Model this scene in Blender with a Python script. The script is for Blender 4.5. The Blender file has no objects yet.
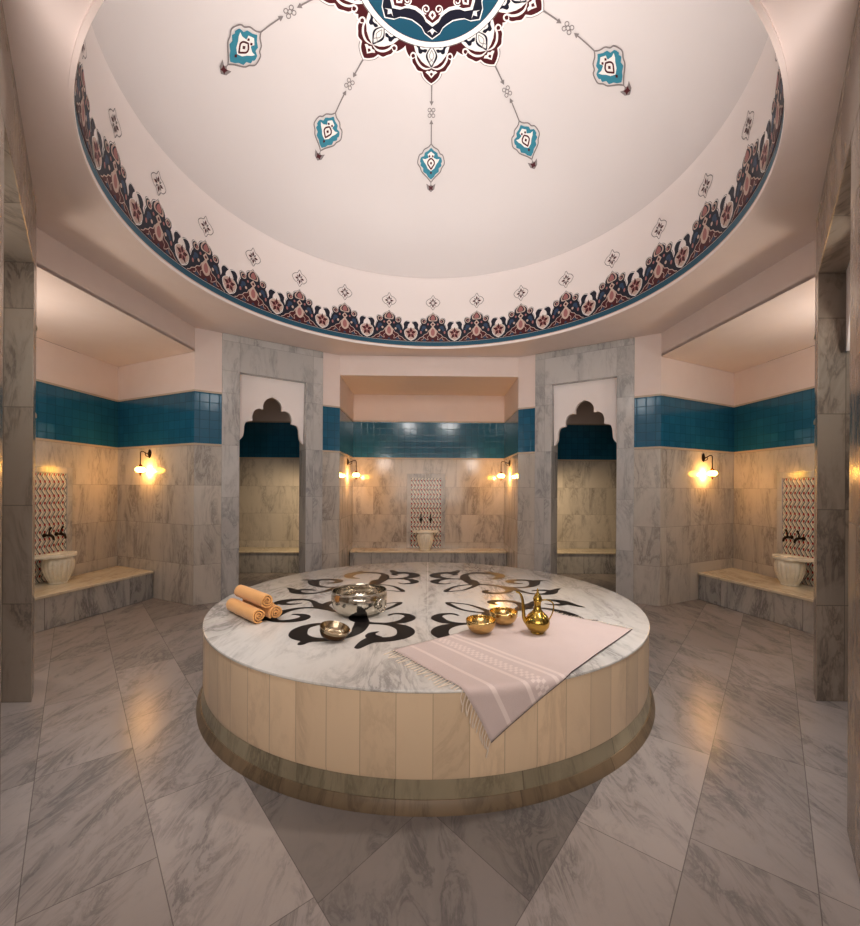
import bpy, bmesh, math, random
from mathutils import Vector, Matrix
from mathutils.geometry import tessellate_polygon
random.seed(7)
PI = math.pi
C = bpy.context.scene.collection
sin, cos = math.sin, math.cos

# ------------------------------------------------------------------ camera
F_PX, CX, CY, YAW, ROLL = 427.82, 434.05, 487.86, .0149, -.006
CAM = Vector((-.0167, -3.4, 1.366))
cd = bpy.data.cameras.new('camera'); cam = bpy.data.objects.new('camera', cd); C.objects.link(cam)
fwd = Vector((sin(YAW), cos(YAW), 0)); rt = Vector((cos(YAW), -sin(YAW), 0)); up = Vector((0, 0, 1))
rt2 = rt*cos(ROLL) - up*sin(ROLL); up2 = rt*sin(ROLL) + up*cos(ROLL)
M = Matrix((rt2, up2, -fwd)).transposed().to_4x4(); M.translation = CAM
cam.matrix_world = M
cd.sensor_fit = 'HORIZONTAL'; cd.sensor_width = 36; cd.lens = F_PX/860*36
cd.shift_x = -(CX-430)/860; cd.shift_y = (CY-463)/860
cd.clip_start = .02; cd.clip_end = 60
bpy.context.scene.camera = cam

# ------------------------------------------------------------------ object helpers
def obj(name, bm, mats, parent=None, smooth=False, bevel=0, kind=None, label=None):
    me = bpy.data.meshes.new(name)
    bmesh.ops.recalc_face_normals(bm, faces=bm.faces) if smooth is not None else None
    bm.to_mesh(me); bm.free()
    for m in (mats if isinstance(mats, (list, tuple)) else [mats]): me.materials.append(m)
    if smooth:
        for p in me.polygons: p.use_smooth = True
    o = bpy.data.objects.new(name, me); C.objects.link(o)
    if parent: o.parent = parent
    if kind: o['kind'] = kind
    if label: o['label'] = label
    if bevel:
        b = o.modifiers.new('bevel', 'BEVEL'); b.width = bevel; b.segments = 2; b.limit_method = 'ANGLE'
    if smooth:
        try:
            e = o.modifiers.new('split', 'EDGE_SPLIT'); e.split_angle = math.radians(40)
        except Exception: pass
    return o
def thing(name, label, cat, loc=(0, 0, 0), rotz=0, group=None):
    o = bpy.data.objects.new(name, None); C.objects.link(o); o.empty_display_size = .1
    o.location = loc; o.rotation_euler = (0, 0, rotz); o['label'] = label; o['category'] = cat
    if group: o['group'] = group
    return o
def tag(o, label, cat, group=None):
    o['label'] = label; o['category'] = cat
    if group: o['group'] = group
    return o
def sroot(name, loc=(0, 0, 0)):
    o = bpy.data.objects.new(name, None); C.objects.link(o); o['kind'] = 'structure'; o.location = loc
    return o
def uvbox(bm):
    uv = bm.loops.layers.uv.verify(); bm.normal_update()
    for f in bm.faces:
        n = f.normal
        if abs(n.z) > .7:
            for l in f.loops: l[uv].uv = (l.vert.co.x, l.vert.co.y)
        else:
            t = Vector((-n.y, n.x, 0)).normalized()
            if abs(t.x) > abs(t.y):
                if t.x < 0: t = -t
            elif t.y < 0: t = -t
            for l in f.loops: l[uv].uv = (l.vert.co.dot(t), l.vert.co.z)
def prism(bm, pts, z0, z1, mi=0):
    """vertical prism over a plan polygon"""
    a = [bm.verts.new((x, y, z0)) for x, y in pts]; b = [bm.verts.new((x, y, z1)) for x, y in pts]
    n = len(pts); fs = [bm.faces.new(a[::-1]), bm.faces.new(b)]
    for i in range(n): fs.append(bm.faces.new((a[i], a[(i+1) % n], b[(i+1) % n], b[i])))
    for f in fs: f.material_index = mi
    return fs
def box(bm, x0, x1, y0, y1, z0, z1, mi=0): return prism(bm, [(x0, y0), (x1, y0), (x1, y1), (x0, y1)], z0, z1, mi)
def lathe(bm, prof, seg=48, c=(0, 0, 0), mi=0, rf=None, axis='z'):
    rings = []
    for r, z in prof:
        if r < 1e-6: rings.append([bm.verts.new((c[0], c[1], c[2]+z))]); continue
        ring = []
        for i in range(seg):
            a = 2*PI*i/seg; rr = r*(rf(a, z) if rf else 1)
            ring.append(bm.verts.new((c[0]+rr*cos(a), c[1]+rr*sin(a), c[2]+z)))
        rings.append(ring)
    for A, B in zip(rings, rings[1:]):
        for i in range(seg):
            j = (i+1) % seg
            if len(A) == 1 and len(B) == 1: continue
            if len(A) == 1: f = bm.faces.new((A[0], B[i], B[j]))
            elif len(B) == 1: f = bm.faces.new((A[i], B[0], A[j]))
            else: f = bm.faces.new((A[i], B[i], B[j], A[j]))
            f.material_index = mi
    return rings
def cr(pts, n=6, closed=False):
    """catmull-rom through tuples of any length"""
    out = []; N = len(pts); k = len(pts[0])
    for i in range(N if closed else N-1):
        g = lambda j: pts[j % N] if closed else pts[max(0, min(N-1, j))]
        p0, p1, p2, p3 = g(i-1), g(i), g(i+1), g(i+2)
        for s in range(n):
            t = s/n
            out.append(tuple(.5*(2*p1[d]+(p2[d]-p0[d])*t+(2*p0[d]-5*p1[d]+4*p2[d]-p3[d])*t*t+(3*p1[d]-p0[d]-3*p2[d]+p3[d])*t**3) for d in range(k)))
    if not closed: out.append(tuple(pts[-1]))
    return out
def tube(bm, pts, rad, seg=8, mi=0, cap=True):
    """tube along 3-D points; rad number or list"""
    n = len(pts); P = [Vector(p) for p in pts]; rings = []; ref = None
    for i in range(n):
        t = (P[min(n-1, i+1)]-P[max(0, i-1)]).normalized()
        if ref is None: ref = t.orthogonal().normalized()
        ref = (ref - t*ref.dot(t)).normalized(); b = t.cross(ref); r = rad[i] if isinstance(rad, (list, tuple)) else rad
        rings.append([bm.verts.new(P[i]+(ref*cos(2*PI*k/seg)+b*sin(2*PI*k/seg))*r) for k in range(seg)])
    for A, B in zip(rings, rings[1:]):
        for k in range(seg):
            f = bm.faces.new((A[k], A[(k+1) % seg], B[(k+1) % seg], B[k])); f.material_index = mi
    if cap:
        bm.faces.new(rings[0][::-1]).material_index = mi; bm.faces.new(rings[-1]).material_index = mi
def poly_flat(pts, maxedge):
    """2-D polygon -> (verts2d, tris), edges split to maxedge"""
    b = bmesh.new(); vs = [b.verts.new((x, y, 0)) for x, y in pts]
    for t in tessellate_polygon([[Vector((x, y, 0)) for x, y in pts]]):
        try: b.faces.new([vs[i] for i in t])
        except ValueError: pass
    for _ in range(6):
        e = [e for e in b.edges if e.calc_length() > maxedge]
        if not e: break
        bmesh.ops.subdivide_edges(b, edges=e, cuts=1); bmesh.ops.triangulate(b, faces=[f for f in b.faces if len(f.verts) > 3])
    b.verts.index_update()
    r = ([(v.co.x, v.co.y) for v in b.verts], [[v.index for v in f.verts] for f in b.faces]); b.free(); return r
def decal(bm, pts, mapf, layer, mi, maxedge=.06):
    vs, ts = poly_flat(pts, maxedge); V = [bm.verts.new(mapf(x, y, layer)) for x, y in vs]
    for t in ts:
        try: bm.faces.new([V[i] for i in t]).material_index = mi
        except ValueError: pass
def ribbon(bm, pts, mapf, layer, mi, closed=False):
    """pts (x, y, width) -> strip of quads"""
    n = len(pts); L = []; 
    for i in range(n):
        a = pts[(i-1) % n] if closed else pts[max(0, i-1)]; b = pts[(i+1) % n] if closed else pts[min(n-1, i+1)]
        dx, dy = b[0]-a[0], b[1]-a[1]; l = math.hypot(dx, dy) or 1; nx, ny = -dy/l, dx/l; w = pts[i][2]/2
        L.append((bm.verts.new(mapf(pts[i][0]+nx*w, pts[i][1]+ny*w, layer)), bm.verts.new(mapf(pts[i][0]-nx*w, pts[i][1]-ny*w, layer))))
    for i in range(n if closed else n-1):
        a, b = L[i], L[(i+1) % n]
        try: bm.faces.new((a[0], a[1], b[1], b[0])).material_index = mi
        except ValueError: pass
def mir(h): return h + [(-x, y) for x, y in h[::-1] if abs(x) > 1e-6]

# ------------------------------------------------------------------ materials
class G:
    def __init__(s, name):
        s.m = bpy.data.materials.new(name); s.m.use_nodes = True; s.t = s.m.node_tree; s.b = s.t.nodes['Principled BSDF']
    def n(s, ty, **k):
        nd = s.t.nodes.new(ty)
        for a, v in k.items(): setattr(nd, a, v)
        return nd
    def put(s, sock, v):
        if hasattr(v, 'is_output'): s.t.links.new(v, sock)
        elif isinstance(v, (tuple, list)) and len(v) == 3 and sock.type == 'RGBA': sock.default_value = (*v, 1)
        else: sock.default_value = v
    def math(s, op, a, b=0.0, c=None, clamp=False):
        nd = s.n('ShaderNodeMath', operation=op, use_clamp=clamp); s.put(nd.inputs[0], a); s.put(nd.inputs[1], b)
        if c is not None: s.put(nd.inputs[2], c)
        return nd.outputs[0]
    def mix(s, f, a, b, blend='MIX'):
        nd = s.n('ShaderNodeMix', data_type='RGBA', blend_type=blend); s.put(nd.inputs[0], f); s.put(nd.inputs[6], a); s.put(nd.inputs[7], b)
        return nd.outputs[2]
    def noise(s, v, scale, detail=4, rough=.55, dist=0):
        nd = s.n('ShaderNodeTexNoise'); s.put(nd.inputs['Vector'], v); nd.inputs['Scale'].default_value = scale
        nd.inputs['Detail'].default_value = detail; nd.inputs['Roughness'].default_value = rough; nd.inputs['Distortion'].default_value = dist
        return nd.outputs['Fac']
    def ramp(s, f, a, b, lo=0.0, hi=1.0):
        nd = s.n('ShaderNodeMapRange', interpolation_type='SMOOTHSTEP'); s.put(nd.inputs[0], f)
        for i, v in zip((1, 2, 3, 4), (a, b, lo, hi)): nd.inputs[i].default_value = v
        return nd.outputs[0]
    def mapping(s, v, rot=(0, 0, 0), scale=(1, 1, 1), loc=(0, 0, 0)):
        nd = s.n('ShaderNodeMapping'); s.put(nd.inputs[0], v); nd.inputs[1].default_value = loc; nd.inputs[2].default_value = rot; nd.inputs[3].default_value = scale
        return nd.outputs[0]
    def comb(s, x, y, z=0.0):
        nd = s.n('ShaderNodeCombineXYZ'); s.put(nd.inputs[0], x); s.put(nd.inputs[1], y); s.put(nd.inputs[2], z); return nd.outputs[0]
    def sep(s, v):
        nd = s.n('ShaderNodeSeparateXYZ'); s.put(nd.inputs[0], v); return nd.outputs
    def vadd(s, a, b):
        nd = s.n('ShaderNodeVectorMath', operation='ADD'); s.put(nd.inputs[0], a); s.put(nd.inputs[1], b); return nd.outputs[0]
    def vscale(s, a, k):
        nd = s.n('ShaderNodeVectorMath', operation='SCALE'); s.put(nd.inputs[0], a); nd.inputs['Scale'].default_value = k; return nd.outputs[0]
    def wn(s, v):
        nd = s.n('ShaderNodeTexWhiteNoise', noise_dimensions='3D'); s.put(nd.inputs[0], v); return nd.outputs
    def coord(s, k): return s.n('ShaderNodeTexCoord').outputs[k]
    def bump(s, h, st=.2, d=.01):
        nd = s.n('ShaderNodeBump'); nd.inputs['Strength'].default_value = st; nd.inputs['Distance'].default_value = d; s.put(nd.inputs['Height'], h)
        s.t.links.new(nd.outputs[0], s.b.inputs['Normal'])
    def set(s, **k):
        nm = dict(col='Base Color', rough='Roughness', metal='Metallic', spec='Specular IOR Level', coat='Coat Weight', crough='Coat Roughness', emit='Emission Color', es='Emission Strength', trans='Transmission Weight', ior='IOR', sss='Subsurface Weight', sheen='Sheen Weight')
        for a, v in k.items(): s.put(s.b.inputs[nm[a]], v)
        return s.m
def lin(r, g, b):
    f = lambda c: (c/255/12.92 if c/255 <= .04045 else ((c/255+.055)/1.055)**2.4)
    return (f(r), f(g), f(b))
def simple(name, rgb, rough=.6, metal=0, **k):
    g = G(name); return g.set(col=lin(*rgb), rough=rough, metal=metal, **k)
def veins(g, vec, base, vein, dark, tone=None, scale=1.0, amount=1.0, rot=.7):
    st = g.mapping(vec, rot=(0, 0, rot), scale=(1, .32, 1))
    n1 = g.noise(st, 2.2*scale, 7, .62, 1.2)
    n2 = g.noise(st, 5.5*scale, 8, .68, 1.6)
    n3 = g.noise(vec, 26*scale, 5, .65)
    f1 = g.ramp(n1, .42, .72); f2 = g.math('SUBTRACT', 1.0, g.math('MULTIPLY', g.math('ABSOLUTE', g.math('SUBTRACT', n2, .5)), 16.0), clamp=True)
    c = g.mix(g.math('MULTIPLY', f1, .8*amount), base, vein)
    c = g.mix(g.math('MULTIPLY', g.math('MULTIPLY', f2, g.ramp(n1, .38, .66)), .75*amount), c, dark)
    c = g.mix(g.math('MULTIPLY', g.ramp(n3, .52, .85), .16*amount), c, vein)
    if tone is not None: c = g.mix(1.0, c, tone, 'MULTIPLY')
    return c, n1
def grey(g, v, lo, hi):
    r = g.n('ShaderNodeMapRange'); g.put(r.inputs[0], v); r.inputs[3].default_value = lo; r.inputs[4].default_value = hi
    return g.comb(r.outputs[0], r.outputs[0], r.outputs[0])
def marble(name, base, vein, dark, rough=.18, tile=None, joint=(.3, .28, .25), jw=.003, scale=1.0, amount=1.0, src='UV', rot=.7, tone=(.8, 1.08), spec=.5, stagger=.5):
    g = G(name); v = g.coord(src)
    if tile:
        x, y, z = g.sep(v); tv = g.math('DIVIDE', y, tile[1]); row = g.math('FLOOR', tv)
        tu = g.math('ADD', g.math('DIVIDE', x, tile[0]), g.math('MULTIPLY', g.math('MODULO', row, 2.0), stagger)); col = g.math('FLOOR', tu)
        w = g.wn(g.comb(col, row, 3.3)); fu = g.math('SUBTRACT', tu, col); fv = g.math('SUBTRACT', tv, row)
        du = g.math('MULTIPLY', g.math('MINIMUM', fu, g.math('SUBTRACT', 1.0, fu)), tile[0]); dv = g.math('MULTIPLY', g.math('MINIMUM', fv, g.math('SUBTRACT', 1.0, fv)), tile[1])
        jt = g.math('LESS_THAN', g.math('MINIMUM', du, dv), jw)
        vv = g.vadd(v, g.vscale(w[1], 9.0)); c, n1 = veins(g, vv, lin(*base), lin(*vein), lin(*dark), grey(g, w[0], *tone), scale, amount, rot)
        c = g.mix(g.math('MULTIPLY', jt, .6), c, lin(*[int(q*255) for q in joint])) if max(joint) <= 1 else g.mix(g.math('MULTIPLY', jt, .6), c, lin(*joint))
    else:
        c, n1 = veins(g, v, lin(*base), lin(*vein), lin(*dark), None, scale, amount, rot)
    g.bump(g.noise(v, 3.0, 2), .02, .02)
    return g.set(col=c, rough=rough, spec=spec)

M_wall = marble('grey_marble_wall', (206, 199, 190), (174, 167, 160), (128, 122, 118), .13, (.92, .46), joint=(134, 126, 116), tone=(.9, 1.02), amount=.85, rot=-.9, jw=.002)
M_frame = marble('grey_marble_frame', (202, 200, 198), (172, 171, 171), (124, 124, 127), .18, (.9, .62), joint=(140, 138, 136), tone=(.88, 1.03), stagger=0, amount=.8, rot=.8, jw=.002)
M_reveal = marble('brown_grey_reveal', (178, 164, 150), (146, 132, 120), (104, 92, 84), .2, (.9, .62), joint=(110, 100, 90), tone=(.84, 1.05), stagger=0, rot=-.7)
M_bench = marble('bench_marble', (206, 202, 196), (168, 166, 164), (118, 116, 116), .12, (.9, 2.0), tone=(.86, 1.02), stagger=0)
M_benchtop = marble('bench_top_marble', (226, 214, 190), (200, 186, 160), (150, 138, 120), .1, amount=.8)
M_top = marble('platform_top_marble', (212, 208, 202), (176, 172, 168), (128, 124, 120), .16, src='Object', scale=.9, amount=.9)
M_side = marble('platform_side_marble', (224, 200, 170), (208, 182, 152), (178, 152, 124), .3, (.1578, 3.0), joint=(168, 146, 120), scale=.7, amount=.5, jw=.0022, tone=(.88, 1.06), stagger=0)
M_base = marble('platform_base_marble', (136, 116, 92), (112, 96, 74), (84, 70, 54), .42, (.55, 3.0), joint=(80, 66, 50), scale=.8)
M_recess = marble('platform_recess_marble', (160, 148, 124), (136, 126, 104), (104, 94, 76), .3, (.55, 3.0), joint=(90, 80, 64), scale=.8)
M_basin = marble('basin_marble', (236, 230, 214), (220, 212, 194), (190, 180, 160), .25, src='Object', scale=2, amount=.6)
M_joint = simple('joint_line', (188, 184, 178), .4)
M_plaster = None
g = G('white_plaster'); nz = g.noise(g.coord('Object'), 5, 4); g.bump(g.noise(g.coord('Object'), 60, 3), .03, .005)
M_plaster = g.set(col=g.mix(nz, lin(236, 222, 216), lin(230, 214, 207)), rough=.65)
M_dome = G('dome_plaster'); M_dome = M_dome.set(col=lin(222, 216, 214), rough=.6)
M_drum = simple('drum_plaster', (242, 234, 231), .6)
M_trim = simple('moulding_stone', (196, 180, 160), .3)
def teal_tiles(name, c0, c1, rough=.13):
    g = G(name); v = g.coord('UV'); x, y, z = g.sep(v); T = .102; tu = g.math('DIVIDE', x, T); tv = g.math('DIVIDE', y, T)
    cu = g.math('FLOOR', tu); cv = g.math('FLOOR', tv); w = g.wn(g.comb(cu, cv, 1.0)); fu = g.math('SUBTRACT', tu, cu); fv = g.math('SUBTRACT', tv, cv)
    e = g.math('MINIMUM', g.math('MINIMUM', fu, g.math('SUBTRACT', 1.0, fu)), g.math('MINIMUM', fv, g.math('SUBTRACT', 1.0, fv)))
    c = g.mix(w[0], lin(*c0), lin(*c1)); c = g.mix(g.math('MULTIPLY', g.math('LESS_THAN', e, .022), .5), c, lin(10, 34, 46))
    h = g.math('ADD', g.math('MULTIPLY', g.ramp(e, 0, .06), 1.0), g.math('MULTIPLY', g.noise(v, 7, 2), .7)); 
    # each tile leans a little its own way
    h = g.math('ADD', h, g.math('MULTIPLY', g.math('MULTIPLY', fu, g.math('SUBTRACT', w[0], .5)), .8)); g.bump(h, .12, .01)
    return g.set(col=c, rough=rough, spec=.6)
M_teal = teal_tiles('teal_glazed_tile', (34, 98, 128), (40, 108, 138))
M_black = simple('black_marble_inlay', (22, 18, 20), .38, spec=.3)
M_brass = None
def metal(name, rgb, rough, hammer=0, hs=60):
    g = G(name); 
    if hammer:
        vo = g.n('ShaderNodeTexVoronoi'); g.put(vo.inputs['Vector'], g.coord('Object')); vo.inputs['Scale'].default_value = hs; g.bump(vo.outputs['Distance'], hammer, .004)
    return g.set(col=lin(*rgb), metal=1, rough=rough)
M_brass = metal('polished_brass', (188, 160, 86), .18); M_brassbowl = metal('hammered_brass', (212, 184, 128), .14, .25, 90)
M_silver = metal('hammered_tinned_copper', (206, 200, 188), .15, .18, 60); M_tin = metal('tinned_bowl', (176, 160, 136), .22, .2, 70); M_copper = metal('dark_copper', (92, 66, 46), .3)
M_bronze = metal('aged_bronze', (58, 42, 30), .35)
def cloth_mat(name, rgb, rgb2, sc=260):
    g = G(name); n = g.noise(g.coord('Object'), sc, 3); n2 = g.noise(g.coord('Object'), 8, 3)
    g.bump(n, .5, .003); return g.set(col=g.mix(n2, lin(*rgb), lin(*rgb2)), rough=.9, sheen=.3)
M_towel = cloth_mat('peach_terry', (236, 182, 118), (222, 164, 98))
M_cloth = cloth_mat('pale_woven_cotton', (210, 193, 188), (201, 183, 178), 300)
M_stripe = simple('cloth_white_stripe', (224, 209, 203), .9); M_fringe = simple('cream_fringe', (226, 212, 196), .9); M_hem = simple('dark_hem_stitch', (70, 56, 56), .9)
# Iznik style tile field behind the basins
g = G('patterned_tile'); v = g.coord('UV'); x, y, z = g.sep(v)
PX, PY = .053, .077
su = g.math('DIVIDE', x, PX); sv = g.math('DIVIDE', y, PY); row = g.math('FLOOR', sv); fv = g.math('SUBTRACT', sv, row)
par = g.math('MODULO', g.math('ABSOLUTE', row), 2.0); sgn = g.math('SUBTRACT', g.math('MULTIPLY', par, 2.0), 1.0)
ph = g.math('ADD', su, g.math('MULTIPLY', sgn, g.math('MULTIPLY', fv, .9)))
fu = g.math('FRACT', ph); leaf = g.math('MULTIPLY', g.math('GREATER_THAN', fu, .08), g.math('LESS_THAN', fu, .38))
fu2 = g.math('FRACT', g.math('ADD', ph, .45)); thin = g.math('LESS_THAN', fu2, .12)
dx = g.math('MULTIPLY', g.math('SUBTRACT', g.math('FRACT', g.math('ADD', su, .05)), .5), PX); dy = g.math('MULTIPLY', g.math('SUBTRACT', fv, .3), PY)
rd = g.math('LESS_THAN', g.math('ADD', g.math('MULTIPLY', dx, dx), g.math('MULTIPLY', g.math('MULTIPLY', dy, dy), .45)), .00011)
c = g.mix(leaf, lin(226, 220, 208), lin(110, 120, 126)); c = g.mix(g.math('MULTIPLY', thin, .7), c, lin(60, 66, 92)); c = g.mix(rd, c, lin(150, 34, 38))
g.set(col=c, rough=.15); M_iznik = g.m
P_navy = simple('paint_navy', (8, 13, 40), .5); P_mar = simple('paint_maroon', (80, 10, 22), .5); P_cream = simple('paint_cream', (206, 184, 172), .55)
P_pink = simple('paint_pink', (172, 116, 114), .5); P_teal = simple('paint_teal', (22, 88, 112), .45); P_grey = simple('paint_grey', (142, 134, 133), .55); P_white = simple('paint_white', (244, 240, 236), .55); P_lt = simple('paint_light_teal', (60, 140, 160), .5); P_blue=simple('paint_slate_blue',(44,70,100),.5)
PAINT = [P_navy, P_mar, P_cream, P_pink, P_teal, P_grey, P_white, P_lt, P_blue]
NAVY, MAR, CREAM, PINK, TEAL, GREY, WHITE, LT, BLUE = range(9)

# floor: marble strips laid parallel to the diagonal walls, mirrored about the room's axis
g = G('floor_marble'); x, y, z = g.sep(g.coord('Object')); ax = g.math('MULTIPLY', g.math('ABSOLUTE', g.math('ADD', x, .02)), -1.0); side = g.math('SIGN', x)
a = g.math('ADD', g.math('MULTIPLY', ax, .633), g.math('MULTIPLY', y, -.774)); b = g.math('ADD', g.math('MULTIPLY', ax, .774), g.math('MULTIPLY', y, .633))
W = .376; bb = g.math('DIVIDE', g.math('ADD', b, 1.53), W); bi = g.math('FLOOR', bb); bf = g.math('SUBTRACT', bb, bi)
L = .86; off = g.wn(g.comb(bi, side, 2.0)); aa = g.math('ADD', g.math('DIVIDE', a, L), off[0]); ai = g.math('FLOOR', aa); af = g.math('SUBTRACT', aa, ai)
outer = g.math('LESS_THAN', b, -1.53)
# inner field
xs_ = g.math('ADD', x, .02); pp = g.math('ADD', g.math('MULTIPLY', xs_, .774), g.math('MULTIPLY', y, .633)); qq = g.math('ADD', g.math('MULTIPLY', xs_, -.774), g.math('MULTIPLY', y, .633))
uu = g.math('DIVIDE', g.math('ADD', pp, 1.53), .54); vv = g.math('DIVIDE', g.math('ADD', qq, 1.53), .54); ui = g.math('FLOOR', uu); vi = g.math('FLOOR', vv); uf = g.math('SUBTRACT', uu, ui); vf = g.math('SUBTRACT', vv, vi)
def edge(f, k): return g.math('MULTIPLY', g.math('MINIMUM', f, g.math('SUBTRACT', 1.0, f)), k)
j1 = g.math('LESS_THAN', g.math('MINIMUM', edge(bf, W), edge(af, L)), .0015); j2 = g.math('LESS_THAN', g.math('MINIMUM', edge(uf, .54), edge(vf, .54)), .0015)
j3 = g.math('LESS_THAN', g.math('ABSOLUTE', g.math('ADD', b, 1.53)), .0015)
jt = g.math('MAXIMUM', j3, g.math('ADD', g.math('MULTIPLY', outer, j1), g.math('MULTIPLY', g.math('SUBTRACT', 1.0, outer), j2)))
w1 = g.wn(g.comb(bi, ai, side)); w2 = g.wn(g.comb(ui, vi, 5.0))
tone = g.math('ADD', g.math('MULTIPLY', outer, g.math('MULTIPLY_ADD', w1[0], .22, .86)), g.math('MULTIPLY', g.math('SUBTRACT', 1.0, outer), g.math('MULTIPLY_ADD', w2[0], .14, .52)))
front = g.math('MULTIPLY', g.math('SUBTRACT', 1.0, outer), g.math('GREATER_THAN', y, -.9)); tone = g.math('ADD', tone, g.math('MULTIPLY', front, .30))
wv = g.vscale(g.mix(outer, w2[1], w1[1]), 8.0)
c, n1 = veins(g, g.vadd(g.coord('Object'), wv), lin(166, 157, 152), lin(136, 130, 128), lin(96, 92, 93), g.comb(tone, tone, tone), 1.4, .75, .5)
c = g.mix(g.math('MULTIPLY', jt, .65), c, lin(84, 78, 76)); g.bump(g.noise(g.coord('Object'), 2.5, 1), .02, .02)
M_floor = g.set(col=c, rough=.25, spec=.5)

# ------------------------------------------------------------------ the room
ZT, ZB, ZC, ZL = 2.469, 1.8546, 3.187, 2.913
BMATS = [M_wall, M_teal, M_plaster, M_trim]
def seg_poly(p, q, th, room):
    """wall footprint between p and q, thickness away from the point room"""
    d = Vector((q[0]-p[0], q[1]-p[1])).normalized(); n = Vector((-d.y, d.x))
    if n.dot(Vector((room[0]-p[0], room[1]-p[1]))) > 0: n = -n
    return [p, q, (q[0]+n.x*th, q[1]+n.y*th), (p[0]+n.x*th, p[1]+n.y*th)], n
def banded(bm, p, q, room, z1=ZC, z0=0, th=.08, bands=True):
    poly, n = seg_poly(p, q, th, room)
    if not bands: prism(bm, poly, z0, z1, 0)
    else:
        for a, b, m in ((z0, ZB, 0), (ZB, ZT, 1), (ZT, z1, 2)): prism(bm, poly, a, b, m)
        for z, h in ((ZB, .012), (ZT, .01)):
            r = -n; e = .006
            prism(bm, [p, q, (q[0]+r.x*e, q[1]+r.y*e), (p[0]+r.x*e, p[1]+r.y*e)], z-h, z+h, 3)
def wall(name, p, q, room, **k):
    bm = bmesh.new(); banded(bm, p, q, room, **k); uvbox(bm); return obj(name, bm, BMATS, kind='structure')

bm = bmesh.new(); box(bm, -5, 5, -4.6, 4.6, -.1, 0); obj('floor', bm, M_floor, kind='structure')
RIM = 2.176
# flat ceiling with the round opening under the dome
bm = bmesh.new(); N = 128
ring = [bm.verts.new((RIM*sin(2*PI*i/N), RIM*cos(2*PI*i/N), ZC)) for i in range(N)]
def sq(i):
    a = 2*PI*i/N; s, c_ = sin(a), cos(a); k = 4.8/max(abs(s), abs(c_)); return (s*k, c_*k, ZC)
out = [bm.verts.new(sq(i)) for i in range(N)]
for i in range(N): bm.faces.new((ring[i], ring[(i+1) % N], out[(i+1) % N], out[i]))
obj('ceiling', bm, M_plaster, kind='structure')
# drum
bm = bmesh.new(); Z1 = 4.12
prof = [(RIM, ZC-.012), (RIM-.005, ZC-.006), (RIM-.005, ZC+.012), (RIM, ZC+.014), (RIM, Z1-.1), (RIM+.015, Z1-.02), (RIM+.04, Z1), (RIM+.2, Z1)]
lathe(bm, prof, 192); drum = obj('wall_drum', bm, M_drum, kind='structure', smooth=True)
bm = bmesh.new(); lathe(bm, [(RIM-.004, ZC-.012), (RIM+.016, ZC-.012), (RIM+.016, ZC+.004)], 160); obj('trim_1', bm, M_plaster, kind='structure', smooth=True)
RB, ZD, HD, ND = 2.28, 4.12, 1.48, 2.5
def zdome(r): return ZD+HD*max(0, 1-(min(r, RB)/RB)**ND)**(1/ND)
bm = bmesh.new(); pr = []
for i in range(61):
    t = i/60*PI/2; r = RB*max(0,sin(t))**(2/ND); pr.append((r if i else 0, ZD+HD*max(0, cos(t))**(2/ND) if i < 60 else ZD))
lathe(bm, pr, 160); dome = obj('ceiling_dome', bm, M_dome, kind='structure', smooth=True)

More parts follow.
